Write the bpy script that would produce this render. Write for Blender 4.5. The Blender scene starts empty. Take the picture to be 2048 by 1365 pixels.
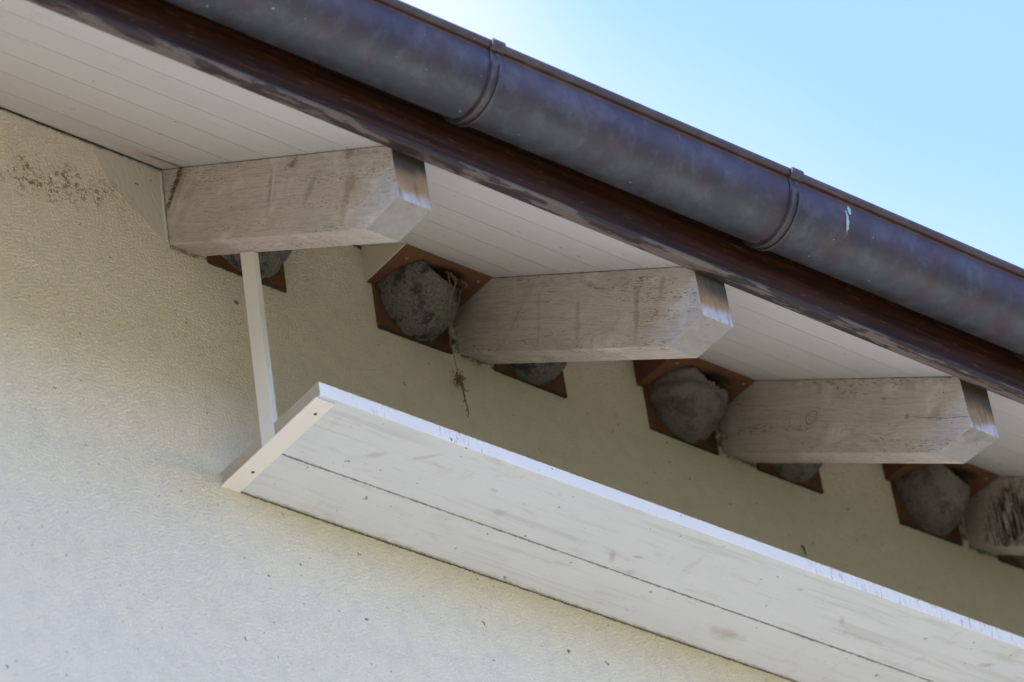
import bpy, bmesh, math, random
from mathutils import Vector, Matrix, noise
random.seed(7)
sc = bpy.context.scene
col = sc.collection

# ------------------------------------------------------------------ camera
cam_d = bpy.data.cameras.new("camera"); cam = bpy.data.objects.new("camera", cam_d); col.objects.link(cam)
Rw = ((0.78416634, -0.60736721, -0.12723294),
      (0.29916567, 0.54964528, -0.77999357),
      (0.54367551, 0.57358097, 0.61271675))
R = Matrix(((Rw[0][0], -Rw[1][0], -Rw[2][0]),
            (Rw[0][1], -Rw[1][1], -Rw[2][1]),
            (Rw[0][2], -Rw[1][2], -Rw[2][2])))
CAM = Vector((-4.31361576, -5.57555875, -5.85236386))
cam.matrix_world = Matrix.Translation(CAM) @ R.to_4x4()
cam_d.sensor_width = 36; cam_d.lens = 8383.0522 / 2048 * 36
cam_d.clip_start = 0.1; cam_d.clip_end = 3000
cam_d.dof.use_dof = True; cam_d.dof.focus_distance = 9.05; cam_d.dof.aperture_fstop = 3.0
sc.camera = cam

# ------------------------------------------------------------------ world and sun
SUN_EL, SUN_AZ = math.radians(65), math.radians(-84)     # azimuth from +Y (behind the house) towards +X
world = bpy.data.worlds.new("World"); sc.world = world; world.use_nodes = True
wn = world.node_tree; wn.nodes.clear()
sky = wn.nodes.new("ShaderNodeTexSky"); sky.sky_type = 'NISHITA'; sky.sun_disc = False
sky.sun_elevation = SUN_EL; sky.sun_rotation = SUN_AZ
sky.altitude = 300; sky.air_density = 1.0; sky.dust_density = 1.2; sky.ozone_density = 1.0
bg = wn.nodes.new("ShaderNodeBackground"); bg.inputs[1].default_value = 0.15
wo = wn.nodes.new("ShaderNodeOutputWorld")
tint = wn.nodes.new("ShaderNodeMix"); tint.data_type = 'RGBA'; tint.blend_type = 'MULTIPLY'; tint.inputs[0].default_value = 1
tint.inputs[7].default_value = (.68, .775, 1.16, 1)
wn.links.new(sky.outputs[0], tint.inputs[6])
# thin high haze: soft pale veils all over the sky
tc = wn.nodes.new("ShaderNodeTexCoord"); mpn = wn.nodes.new("ShaderNodeMapping"); nz = wn.nodes.new("ShaderNodeTexNoise")
VEIL = (3.1424, 3.6748, 13.8299)
mpn.inputs['Location'].default_value = VEIL; nz.inputs['Scale'].default_value = 2.6; nz.inputs['Detail'].default_value = 2.5; nz.inputs['Roughness'].default_value = .4
wn.links.new(tc.outputs['Generated'], mpn.inputs[0]); wn.links.new(mpn.outputs[0], nz.inputs['Vector'])
mr = wn.nodes.new("ShaderNodeMapRange"); mr.interpolation_type = 'SMOOTHSTEP'
mr.inputs[1].default_value = .41; mr.inputs[2].default_value = .55; mr.inputs[4].default_value = .85
wn.links.new(nz.outputs[0], mr.inputs[0])
veil = wn.nodes.new("ShaderNodeMix"); veil.data_type = 'RGBA'; veil.inputs[7].default_value = (1.62, 1.76, 2.0, 1)
wn.links.new(mr.outputs[0], veil.inputs[0]); wn.links.new(tint.outputs[2], veil.inputs[6]); wn.links.new(veil.outputs[2], bg.inputs[0]); wn.links.new(bg.outputs[0], wo.inputs[0])
sun_d = bpy.data.lights.new("sun", 'SUN'); sun_d.energy = 3.8; sun_d.angle = math.radians(0.5); sun_d.color = (1, .93, .84)
sun = bpy.data.objects.new("sun", sun_d); col.objects.link(sun)
sd = Vector((math.sin(SUN_AZ)*math.cos(SUN_EL), math.cos(SUN_AZ)*math.cos(SUN_EL), math.sin(SUN_EL)))
sun.rotation_euler = sd.to_track_quat('Z', 'Y').to_euler()
sc.render.engine = 'CYCLES'
vs = sc.view_settings; vs.view_transform = 'Standard'; vs.look = 'None'; vs.gamma = 1; vs.use_curve_mapping = False
vs.exposure = 2.05
sc.cycles.max_bounces = 10; sc.cycles.diffuse_bounces = 6

# ------------------------------------------------------------------ measures (metres; wall plane y=0, outward is -y)
S, W, H, TA = .8, .085, .2175, .6714
AL = math.atan(TA)
GROUND = -7.4
def soffit_z(y): return H + y*TA            # y negative outward

# ------------------------------------------------------------------ node helper
class NT:
    def __init__(s, name, rough=.7, metallic=0.0, spec=.3, plane=(0, 1)):
        s.plane = plane
        s.m = bpy.data.materials.new(name); s.m.use_nodes = True
        s.t = s.m.node_tree; s.t.nodes.clear()
        s.out = s.n('ShaderNodeOutputMaterial'); s.b = s.n('ShaderNodeBsdfPrincipled')
        s.t.links.new(s.b.outputs[0], s.out.inputs[0])
        s.b.inputs['Roughness'].default_value = rough; s.b.inputs['Metallic'].default_value = metallic
        s.b.inputs['Specular IOR Level'].default_value = spec
        s.pos = s.n('ShaderNodeNewGeometry').outputs['Position']
    def n(s, k): return s.t.nodes.new(k)
    def set(s, sock, v):
        if isinstance(v, bpy.types.NodeSocket): s.t.links.new(v, sock)
        elif v is not None:
            if isinstance(v, (tuple, list)) and len(v) == 3 and sock.type == 'RGBA': v = (*v, 1)
            sock.default_value = v
    def mp(s, vec, scale=(1, 1, 1), rot=(0, 0, 0), loc=(0, 0, 0)):
        m = s.n('ShaderNodeMapping'); s.set(m.inputs[0], vec)
        m.inputs['Location'].default_value = loc; m.inputs['Rotation'].default_value = rot; m.inputs['Scale'].default_value = scale
        return m.outputs[0]
    def noise(s, vec, scale=1, det=3, rough=.5, dist=0, color=False):
        m = s.n('ShaderNodeTexNoise'); s.set(m.inputs['Vector'], vec)
        m.inputs['Scale'].default_value = scale; m.inputs['Detail'].default_value = det
        m.inputs['Roughness'].default_value = rough; m.inputs['Distortion'].default_value = dist
        return m.outputs['Color' if color else 'Fac']
    def voro(s, vec, scale=1, out='Distance', rand=1):
        m = s.n('ShaderNodeTexVoronoi'); s.set(m.inputs['Vector'], vec); m.inputs['Scale'].default_value = scale
        m.inputs['Randomness'].default_value = rand
        return m.outputs[out]
    def ma(s, op, a, b=None, c=None, clamp=False):
        m = s.n('ShaderNodeMath'); m.operation = op; m.use_clamp = clamp
        s.set(m.inputs[0], a)
        if b is not None: s.set(m.inputs[1], b)
        if c is not None: s.set(m.inputs[2], c)
        return m.outputs[0]
    def vm(s, op, a, b=None, out=0):
        m = s.n('ShaderNodeVectorMath'); m.operation = op; s.set(m.inputs[0], a)
        if b is not None: s.set(m.inputs[1], b)
        return m.outputs[out]
    def rng(s, v, a, b, c=0.0, d=1.0, smooth=True):
        m = s.n('ShaderNodeMapRange'); m.interpolation_type = 'SMOOTHSTEP' if smooth else 'LINEAR'
        for i, q in enumerate((v, a, b, c, d)): s.set(m.inputs[i], q)
        return m.outputs[0]
    def mix(s, f, a, b, mode='MIX'):
        m = s.n('ShaderNodeMix'); m.data_type = 'RGBA'; m.blend_type = mode; m.clamp_factor = True
        s.set(m.inputs[0], f); s.set(m.inputs[6], a); s.set(m.inputs[7], b)
        return m.outputs[2]
    def sep(s, v):
        m = s.n('ShaderNodeSeparateXYZ'); s.set(m.inputs[0], v); return m.outputs
    def comb(s, x, y, z):
        m = s.n('ShaderNodeCombineXYZ'); s.set(m.inputs[0], x); s.set(m.inputs[1], y); s.set(m.inputs[2], z); return m.outputs[0]
    def blob(s, vec, c, sc_, warp=None, edge=(.6, 1.0), rot=(0, 0, 0)):
        """1 inside an ellipsoid at c with radii sc_, fading out; warp adds ragged edges"""
        v = s.vm('SUBTRACT', vec, c)
        if rot != (0, 0, 0): v = s.mp(v, rot=rot)
        d = s.vm('LENGTH', s.vm('DIVIDE', v, sc_), out=1)
        if warp is not None: d = s.ma('ADD', d, warp)
        return s.rng(d, edge[0], edge[1], 1, 0)
    def bump(s, h, strength=.5, dist=.002, prev=None):
        m = s.n('ShaderNodeBump'); m.inputs['Strength'].default_value = strength; m.inputs['Distance'].default_value = dist
        s.set(m.inputs['Height'], h)
        if prev is not None: s.t.links.new(prev, m.inputs['Normal'])
        return m.outputs[0]
    def fin(s, c, nrm=None, rough=None, metallic=None):
        s.set(s.b.inputs['Base Color'], c)
        if nrm is not None: s.t.links.new(nrm, s.b.inputs['Normal'])
        if rough is not None: s.set(s.b.inputs['Roughness'], rough)
        if metallic is not None: s.set(s.b.inputs['Metallic'], metallic)
        return s.m
    def specks(s, vec, scale, thr=.12, keep=.35, seedloc=(0, 0, 0), plane=None):
        """sparse small irregular specks: voronoi cell cores, only in some cells"""
        plane = plane or s.plane
        v = s.mp(vec, loc=seedloc)
        w = s.vm('ADD', v, s.vm('MULTIPLY', s.noise(v, scale*9, 2, color=True), (.10/scale*3,)*3))
        p = s.sep(w)
        w = s.comb(p[plane[0]], p[plane[1]], 0)
        m = s.n('ShaderNodeTexVoronoi'); m.voronoi_dimensions = '2D'; s.set(m.inputs['Vector'], w); m.inputs['Scale'].default_value = scale
        r = s.sep(m.outputs['Color'])
        size = s.ma('MULTIPLY', s.ma('ADD', s.ma('POWER', r[1], 4), .22), thr*scale)
        d = s.rng(m.outputs['Distance'], s.ma('MULTIPLY', size, .6), s.ma('MULTIPLY', size, 1.15), 1, 0)
        return s.ma('MULTIPLY', d, s.ma('LESS_THAN', r[0], keep))

def grain_coords(N, sloped=True):
    """world position turned so that u=across(x), v=along the board, w=depth"""
    return N.mp(N.pos, rot=(-AL, 0, 0)) if sloped else N.pos

# ------------------------------------------------------------------ materials
def mat_stucco():
    N = NT('stucco', .92, spec=.15, plane=(0, 2)); P = N.pos; x, y, z = N.sep(P)
    base = N.mix(N.noise(P, 3, 4), (.79, .725, .585), (.76, .695, .55))
    base = N.mix(N.rng(N.noise(P, 22, 4, .6), .4, .75), base, (.70, .655, .545))
    # weathered clean band: paint washed paler on the exposed lower wall
    wig = N.noise(P, 9, 3)
    # the smooth trowelled patch left of the first rafter
    edge = N.ma('ADD', N.ma('MULTIPLY', N.ma('SUBTRACT', .2077, z), .42), -.186)      # x of the left border
    edge = N.ma('ADD', edge, N.ma('MULTIPLY', N.ma('MAXIMUM', N.ma('SUBTRACT', .115, z), 0), .82))
    edge = N.ma('ADD', edge, N.ma('MULTIPLY', N.ma('SUBTRACT', N.noise(P, 30, 3), .5), .02))
    patch = N.ma('MULTIPLY', N.rng(x, N.ma('SUBTRACT', edge, .002), N.ma('ADD', edge, .004), 0, 1), N.ma('LESS_THAN', x, .004))
    base = N.mix(N.ma('MULTIPLY', patch, .8), base, (.58, .555, .49))
    # ochre algae stain, speckled
    el = N.blob(P, (-.285, 0, .058), (.19, 1, .062), N.ma('MULTIPLY', N.ma('SUBTRACT', N.noise(P, 18, 4), .5), 2.2), (.35, 1.25), (0, math.radians(8), 0))
    sp = N.ma('MAXIMUM', N.rng(N.noise(P, 48, 6, .82), .52, .57), N.rng(N.noise(P, 130, 5, .75), .56, .61))
    base = N.mix(N.ma('MULTIPLY', N.ma('MULTIPLY', el, sp), .95), base, (.26, .17, .055))
    el2 = N.blob(P, (-.44, 0, .02), (.14, 1, .05), N.ma('MULTIPLY', N.ma('SUBTRACT', N.noise(P, 22, 4), .5), 1.6), (.2, 1.0))
    base = N.mix(N.ma('MULTIPLY', N.ma('MULTIPLY', el2, N.rng(N.noise(P, 60, 6, .75), .56, .60)), .7), base, (.30, .21, .09))
    # green tinge at the shelf end
    gr = N.blob(P, (.0, 0, -.60), (.14, 1, .035), N.ma('SUBTRACT', N.noise(P, 20, 4), .5), (.1, 1.1))
    base = N.mix(N.ma('MULTIPLY', gr, .35), base, (.45, .55, .48))
    # grime along the soffit joint and under the rafters
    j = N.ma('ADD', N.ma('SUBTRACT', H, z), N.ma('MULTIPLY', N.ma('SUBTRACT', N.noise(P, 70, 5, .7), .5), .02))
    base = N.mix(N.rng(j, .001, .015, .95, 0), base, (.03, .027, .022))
    xm = N.ma('MODULO', N.ma('ADD', x, 8.0), S)
    near = N.rng(N.ma('ABSOLUTE', N.ma('SUBTRACT', xm, .09)), .12, .30, 1, 0)
    j2 = N.ma('ADD', N.ma('ABSOLUTE', N.ma('ADD', z, .004)), N.ma('MULTIPLY', N.ma('SUBTRACT', N.noise(P, 60, 5, .75), .5), .05))
    base = N.mix(N.ma('MULTIPLY', N.rng(j2, .0, .010, .8, 0), N.rng(N.ma('ABSOLUTE', N.ma('SUBTRACT', xm, .05)), .05, .07, 1, 0)), base, (.06, .05, .035))
    dirt = N.ma('MULTIPLY', N.rng(N.noise(P, 160, 4, .7), .63, .70), N.ma('MULTIPLY', N.rng(z, -.1, .02), near))
    base = N.mix(N.ma('MULTIPLY', dirt, .7), base, (.07, .06, .045))
    gapm = N.ma('MULTIPLY', N.rng(x, .1, .12), N.ma('MULTIPLY', N.rng(xm, .765, .775), N.rng(z, -.015, .02)))
    base = N.mix(N.ma('MULTIPLY', gapm, N.rng(N.noise(P, 55, 5, .8), .40, .60, .0, .9)), base, (.035, .032, .026))
    # joint line along the shelf
    j3 = N.ma('ADD', N.ma('ABSOLUTE', N.ma('ADD', z, .631)), N.ma('MULTIPLY', N.ma('SUBTRACT', N.noise(P, 120, 4, .7), .5), .006))
    base = N.mix(N.ma('MULTIPLY', N.rng(j3, .001, .0035, .9, 0), N.rng(x, .07, .08)), base, (.10, .08, .05))
    # fly specks
    base = N.mix(N.ma('MULTIPLY', N.specks(P, 12, 0.0043, .34), .85), base, (.10, .065, .045))
    base = N.mix(N.ma('MULTIPLY', N.specks(P, 34, 0.0024, .22, (3, 1, 5)), .75), base, (.12, .09, .07))
    base = N.mix(N.ma('MULTIPLY', N.specks(P, 8, 0.0042, .35, (7, 2, 1)), .8), base, (.50, .34, .17))
    # relief: rubbed plaster; groove shade painted into the colour, short worms leaning
    pw = N.mp(P, rot=(0, math.radians(-28), 0), scale=(1, 1, 1.7))
    h1 = N.noise(pw, 150, 3, .55, .9)
    h2 = N.noise(pw, 330, 2, .5, .6)
    h3 = N.noise(P, 30, 3)
    h = N.ma('ADD', N.rng(h1, .3, .7), N.ma('ADD', N.ma('MULTIPLY', h2, .45), N.ma('MULTIPLY', h3, .5)))
    hs = N.ma('ADD', N.ma('MULTIPLY', N.noise(N.mp(P, rot=(0, .5, 0), scale=(3, 1, .5)), 40, 3), .45), N.ma('MULTIPLY', h2, .12))
    hh = N.mix(patch, h, hs)
    base = N.mix(N.ma('MULTIPLY', N.ma('MULTIPLY', N.rng(h1, .48, .34), .16), N.ma('SUBTRACT', 1, patch)), base, (.50, .46, .37))
    return N.fin(base, N.bump(hh, .5, .0018))

def mat_rafter(face=True):
    N = NT('whitewashed_timber' if face else 'weathered_end_grain', .72, spec=.25, plane=(1, 2)); P = N.pos
    G = grain_coords(N); g = N.sep(G); x, y, z = N.sep(P)
    wp = N.vm('ADD', G, N.vm('MULTIPLY', N.noise(N.mp(G, scale=(3, 2.2, 3)), 1.6, 3, color=True), (.05, .0, .05)))
    base = N.mix(N.noise(N.mp(G, scale=(4, 1.2, 4)), 2.5, 4, .6), (.57, .505, .44), (.46, .41, .365))
    fine = N.noise(N.mp(wp, scale=(430, 6, 430)), 1, 3, .6)
    broad = N.noise(N.mp(wp, scale=(60, 1.6, 60)), 1, 3, .6)
    rings = N.ma('SINE', N.ma('MULTIPLY', N.ma('ADD', N.sep(wp)[2], N.ma('MULTIPLY', N.sep(wp)[0], .6)), 2100))
    c = N.mix(N.ma('MULTIPLY', N.rng(fine, .46, .64), .48), base, (.27, .22, .175))
    c = N.mix(N.ma('MULTIPLY', N.rng(broad, .50, .72), .28), c, (.34, .27, .21))
    c = N.mix(N.ma('MULTIPLY', N.rng(rings, .1, 1), .22), c, (.28, .22, .17))
    # blotches where the wash rubbed away or dirt clings
    c = N.mix(N.ma('MULTIPLY', N.rng(N.noise(N.mp(G, scale=(9, 5, 9), loc=(3, 1, 2)), 1.5, 6, .7), .50, .64), .50), c, (.36, .32, .285))
    c = N.mix(N.ma('MULTIPLY', N.rng(N.noise(N.mp(G, scale=(8, 6, 8), loc=(7, 4, 1)), 1.4, 5, .6), .53, .72), .55), c, (.70, .67, .62))
    # bands of dashes: open pores
    pore = N.noise(N.mp(G, scale=(420, 60, 420)), 1, 2)
    band = N.rng(N.noise(N.mp(G, scale=(20, 3, 20), loc=(1, 9, 2)), 1.2, 3), .52, .62)
    c = N.mix(N.ma('MULTIPLY', N.ma('MULTIPLY', N.rng(pore, .58, .64), band), .85), c, (.13, .105, .085))
    c = N.mix(N.ma('MULTIPLY', N.specks(P, 34, 0.0024, .35, (2, 3, 4)), .8), c, (.09, .07, .055))
    c = N.mix(N.ma('MULTIPLY', N.specks(P, 85, 0.0016, .30, (5, 3, 4)), .6), c, (.12, .095, .075))
    wj = N.ma('MULTIPLY', N.ma('SUBTRACT', N.noise(P, 55, 4, .65), .5), .9)
    wj2 = N.ma('MULTIPLY', N.ma('SUBTRACT', N.noise(P, 38, 5, .75), .5), 2.6)
    mk = N.rng(N.noise(N.mp(G, scale=(260, 30, 260)), 1, 3, .6), .30, .62, .45, 1)
    if face:
        # slanting stains and scars on single rafters (world places)
        A = AL
        marks = [((0, -.365, -.13), (.02, .011, .050), .20, (.20, .17, .14), .50),
                 ((0, -.375, -.12), (.02, .004, .050), .20, (.66, .65, .61), .55),
                 ((0, -.62, -.30), (.02, .020, .055), .35, (.25, .19, .13), .55),
                 ((0, -.64, -.215), (.02, .016, .020), .1, (.20, .15, .12), .70),
                 ((0, -.45, -.11), (.02, .018, .010), .1, (.12, .09, .07), .75),
                 ((0, -.500, -.21), (.02, .040, .012), A, (.20, .17, .15), .5),
                 ((0, -.040, .13), (.02, .012, .075), .45, (.05, .038, .03), .92),
                 ((0, -.062, .12), (.02, .012, .080), .45, (.33, .22, .13), .45),
                 ((.8, -.40, -.19), (.02, .008, .070), .15, (.28, .23, .18), .45),
                 ((.8, -.28, -.10), (.02, .006, .060), .15, (.28, .23, .18), .40),
                 ((.8, -.585, -.29), (.02, .009, .070), .15, (.25, .19, .14), .55),
                 ((.8, -.47, -.14), (.02, .006, .060), -.45, (.28, .24, .2), .5),
                 ((.8, -.67, -.29), (.02, .008, .028), .3, (.25, .21, .17), .6),
                 ((.8, -.20, -.05), (.02, .09, .006), A, (.30, .26, .22), .4),
                 ((1.6, -.345, -.045), (.02, .014, .013), 0, (.27, .22, .19), .7),
                 ((1.6, -.66, -.34), (.02, .022, .022), 0, (.30, .20, .12), .45),
                 ((1.6, -.585, -.29), (.02, .007, .007), 0, (.2, .17, .15), .7)]
        for (cx, cy, cz), rad, rot, colr, st in marks:
            b = N.blob(P, (cx, cy, cz), tuple(q*1.25 for q in rad), wj2, (.25, 1.15), (rot if rot == A else -rot*1.6, 0, 0))
            c = N.mix(N.ma('MULTIPLY', b, N.ma('MULTIPLY', mk, st*1.15)), c, colr)
        # knots: rings round a core
        for (cx, cy, cz), r in (((1.6, -.302, -.098), .020), ((.885, -.30, -.12), .012), ((3.2, -.3, -.1), .02)):
            v = N.vm('DIVIDE', N.vm('SUBTRACT', P, (cx, cy, cz)), (3, 1.25, 1))
            d = N.ma('ADD', N.vm('LENGTH', v, out=1), N.ma('MULTIPLY', wj, .004))
            ring = N.ma('MULTIPLY', N.rng(N.ma('SINE', N.ma('MULTIPLY', d, 900)), -.2, 1), N.rng(d, r*.9, r*1.9, .45, 0))
            c = N.mix(ring, c, (.20, .165, .14))
            c = N.mix(N.rng(N.ma('ABSOLUTE', N.ma('SUBTRACT', d, r*.75)), 0, .0022, .7, 0), c, (.16, .13, .11))
        # black mildew scratched over the fourth rafter
        b = N.blob(P, (2.4, -.15, -.01), (.02, .10, .11), N.ma('MULTIPLY', wj, 1.2), (.5, 1.1))
        vert = N.noise(N.mp(P, scale=(1, 190, 16)), 1, 4, .65)
        c = N.mix(N.ma('MULTIPLY', b, N.rng(vert, .42, .54, 0, .95)), c, (.018, .015, .012))
    # dark line where the timber enters the wall and meets the soffit
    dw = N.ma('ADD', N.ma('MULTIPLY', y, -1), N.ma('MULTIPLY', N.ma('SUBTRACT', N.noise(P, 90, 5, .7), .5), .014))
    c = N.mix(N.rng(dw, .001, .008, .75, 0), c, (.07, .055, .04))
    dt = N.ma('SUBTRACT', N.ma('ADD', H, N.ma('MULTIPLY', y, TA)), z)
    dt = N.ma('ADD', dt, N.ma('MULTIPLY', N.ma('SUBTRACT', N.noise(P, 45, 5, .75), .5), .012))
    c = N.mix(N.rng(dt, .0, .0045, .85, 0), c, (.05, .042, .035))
    if not face:
        # top of the end face: dark, then orange bare wood, then grey washed
        zz = N.ma('ADD', z, N.ma('MULTIPLY', N.ma('SUBTRACT', N.noise(N.mp(P, scale=(90, 1, 9)), 1, 4, .6), .5), .035))
        zz = N.ma('ADD', zz, N.ma('MULTIPLY', N.ma('SUBTRACT', N.noise(P, 13, 3), .5), .07))
        gr = N.mix(N.noise(P, 60, 5, .7), (.60, .58, .57), (.36, .34, .33))
        e = N.mix(N.rng(zz, -.430, -.395), gr, (.36, .22, .105))
        zz2 = N.ma('ADD', zz, N.ma('MULTIPLY', N.ma('SUBTRACT', N.noise(P, 6, 2), .5), .09))
        e = N.mix(N.rng(zz2, -.405, -.335), e, (.062, .048, .036))
        e = N.mix(N.ma('MULTIPLY', N.rng(N.noise(N.mp(P, scale=(80, 1, 14)), 1, 4), .5, .7), .5), e, (.10, .075, .05))
        und = N.mix(N.noise(P, 45, 5, .75), (.37, .37, .36), (.21, .21, .205))
        und = N.mix(N.rng(N.noise(N.mp(P, scale=(14, 14, 1)), 1, 5, .6), .5, .68, 0, .6), und, (.17, .165, .16))
        isend = N.rng(y, -.7712, -.7700, 1, 0)
        isend = N.ma('LESS_THAN', N.sep(N.n('ShaderNodeNewGeometry').outputs['True Normal'])[1], -.7)
        c = N.mix(isend, und, e)
        c = N.mix(N.ma('MULTIPLY', N.specks(P, 90, 0.0016, .4), .5), c, (.1, .08, .06))
        # radial check cracks
        cr = N.ma('ABSOLUTE', N.ma('SUBTRACT', N.noise(N.mp(P, scale=(1, 1, 1)), 18, 3), .5))
        c = N.mix(N.rng(cr, .0, .006, .35, 0), c, (.1, .08, .07))
    if face:   # long drying checks along the grain
        ck = N.noise(N.mp(wp, scale=(22, 1.3, 22), loc=(4, 2, 9)), 1, 2)
        ckl = N.ma('MULTIPLY', N.rng(N.ma('ABSOLUTE', N.ma('SUBTRACT', ck, .5)), .0, .0045, 1, 0), N.rng(N.noise(N.mp(G, scale=(6, 5, 6), loc=(1, 1, 8)), 1, 2), .50, .58))
        c = N.mix(N.ma('MULTIPLY', ckl, .7), c, (.13, .10, .08))
    hgt = N.ma('ADD', N.ma('MULTIPLY', fine, .8), N.ma('ADD', N.ma('MULTIPLY', pore, .5), N.ma('MULTIPLY', broad, .8)))
    return N.fin(c, N.bump(hgt, .35, .0012))

def mat_soffit():
    N = NT('white_painted_soffit', .62, spec=.3); P = N.pos; x, y, z = N.sep(P)
    rnd = N.n('ShaderNodeObjectInfo').outputs['Random']
    c = N.mix(N.noise(N.mp(P, scale=(1.2, 9, 9)), 1.5, 4), (.54, .54, .535), (.48, .48, .475))
    c = N.mix(N.ma('MULTIPLY', rnd, .25), c, (.60, .575, .56))
    st = N.noise(N.mp(P, scale=(5, 160, 160)), 1, 3, .6)
    c = N.mix(N.ma('MULTIPLY', N.rng(st, .52, .75), .22), c, (.48, .44, .40))
    c = N.mix(N.ma('MULTIPLY', N.rng(N.noise(N.mp(P, scale=(14, 60, 60)), 1, 4), .64, .72), .35), c, (.36, .32, .28))
    c = N.mix(N.ma('MULTIPLY', N.specks(P, 17, 0.0032, .28), .8), c, (.12, .09, .07))
    c = N.mix(N.ma('MULTIPLY', N.specks(P, 60, 0.0016, .18, (1, 6, 3)), .6), c, (.15, .12, .1))
    xm = N.ma('MODULO', N.ma('ADD', x, 8.0), S)
    # insect dirt next to the rafters
    dx = N.rng(N.ma('ABSOLUTE', N.ma('SUBTRACT', N.ma('MODULO', N.ma('ADD', x, 8.4), S), .4)), .0, .06, 1, 0)
    c = N.mix(N.ma('MULTIPLY', N.ma('MULTIPLY', dx, N.rng(N.noise(P, 90, 5, .7), .56, .66)), .6), c, (.14, .11, .085))
    # water stain in the corner by the first rafter
    b = N.blob(P, (-.06, -.055, .18), (.16, .05, .1), N.ma('MULTIPLY', N.ma('SUBTRACT', N.noise(P, 12, 4), .5), 1.3), (.4, 1.1))
    c = N.mix(N.ma('MULTIPLY', b, .38), c, (.38, .30, .22))
    b = N.blob(P, (-.03, -.07, .17), (.09, .012, .1), N.ma('MULTIPLY', N.ma('SUBTRACT', N.noise(P, 60, 4), .5), 1.6), (.4, 1.1), (0, 0, .15))
    c = N.mix(N.ma('MULTIPLY', b, .7), c, (.13, .09, .06))
    dw = N.ma('ADD', N.ma('MULTIPLY', y, -1), N.ma('MULTIPLY', N.ma('SUBTRACT', N.noise(P, 60, 5, .75), .5), .018))
    c = N.mix(N.rng(dw, .000, .009, .85, 0), c, (.05, .042, .035))
    return N.fin(c, N.bump(st, .25, .0008))

def mat_fascia():
    N = NT('dark_stained_fascia', .5, spec=.35); P = N.pos; x, y, z = N.sep(P)
    st = N.noise(N.mp(P, scale=(7, 220, 220)), 1, 4, .6)
    st2 = N.noise(N.mp(P, scale=(2.2, 70, 70)), 1, 4, .6)
    c = N.mix(N.rng(st2, .3, .7), (.016, .006, .004), (.060, .019, .009))
    c = N.mix(N.ma('MULTIPLY', N.rng(st, .56, .72), .7), c, (.17, .062, .026))
    c = N.mix(N.ma('MULTIPLY', N.rng(N.noise(N.mp(P, scale=(26, 120, 120)), 1, 3), .62, .7), .55), c, (.20, .10, .05))
    # lower arris: purple-black stain with the coat flaked off in long patches
    low = N.rng(N.ma('ADD', z, N.ma('MULTIPLY', N.ma('SUBTRACT', N.noise(N.mp(P, scale=(8, 60, 60)), 1, 4), .5), .016)), -.322, -.302, 1, 0)
    c = N.mix(N.ma('MULTIPLY', low, .85), c, (.022, .015, .021))
    fl = N.noise(N.mp(P, scale=(5.5, 40, 40), loc=(.35, 0, 0)), 1, 5, .65)
    lowest = N.rng(z, -.319, -.312, 1, 0)
    fla = N.ma('MULTIPLY', N.rng(fl, .485, .55), lowest)
    c = N.mix(N.ma('MULTIPLY', fla, .85), c, N.mix(st, (.20, .165, .145), (.07, .055, .05)))
    return N.fin(c, N.bump(N.ma('ADD', st, N.ma('MULTIPLY', fla, -.6)), .5, .0015), N.rng(st, .3, .8, .42, .62))

def mat_copper(dark=False, name=None):
    N = NT(name or ('dark_copper' if dark else 'weathered_copper'), .5, metallic=.7, spec=.4); P = N.pos; x, y, z = N.sep(P)
    wp = N.vm('ADD', P, N.vm('MULTIPLY', N.noise(P, 9, 3, color=True), (.06, .06, .06)))
    c = N.mix(N.rng(N.noise(wp, 7, 5, .6), .3, .7), (.086, .070, .092), (.064, .060, .086))
    v = N.noise(N.mp(wp, scale=(1, 1, .6)), 24, 5, .72)
    hi = N.rng(z, -.245, -.17, 1, .35)
    c = N.mix(N.ma('MULTIPLY', N.rng(v, .47, .68), N.ma('MULTIPLY', hi, .75)), c, (.082, .094, .112))
    c = N.mix(N.ma('MULTIPLY', N.rng(z, -.252, -.215, 1, 0), N.rng(N.noise(P, 13, 5, .7), .35, .6, .2, .8)), c, (.070, .092, .102))
    c = N.mix(N.ma('MULTIPLY', N.rng(N.noise(N.mp(P, scale=(9, 4, 2)), 1.2, 4), .52, .68), .55), c, (.080, .052, .056))
    if not dark:
        c = N.mix(N.rng(z, -.158, -.150, 0, .5), c, (.35, .15, .08))
        b = N.ma('MAXIMUM', N.blob(P, (1.104, -.97, -.168), (.006, .1, .013), N.ma('MULTIPLY', N.ma('SUBTRACT', N.noise(P, 90, 3), .5), .9), (.6, 1.0)),
                 N.blob(P, (1.097, -.965, -.197), (.0045, .1, .028), N.ma('MULTIPLY', N.ma('SUBTRACT', N.noise(P, 110, 3), .5), 1.2), (.6, 1.0), (0, .15, 0)))
        c = N.mix(N.ma('MULTIPLY', b, .8), c, (.42, .60, .58))
    c = N.mix(N.ma('MULTIPLY', N.specks(P, 40, 0.0024, .12, (4, 4, 1)), .6), c, (.45, .55, .55))
    if dark: c = N.mix(.25, c, (.13, .12, .10))
    met = N.rng(v, .45, .68, .62, .22)
    return N.fin(c, N.bump(N.noise(P, 60, 4, .6), .25, .0012), N.rng(N.noise(wp, 15, 4), .3, .7, .50, .68), met)

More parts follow.
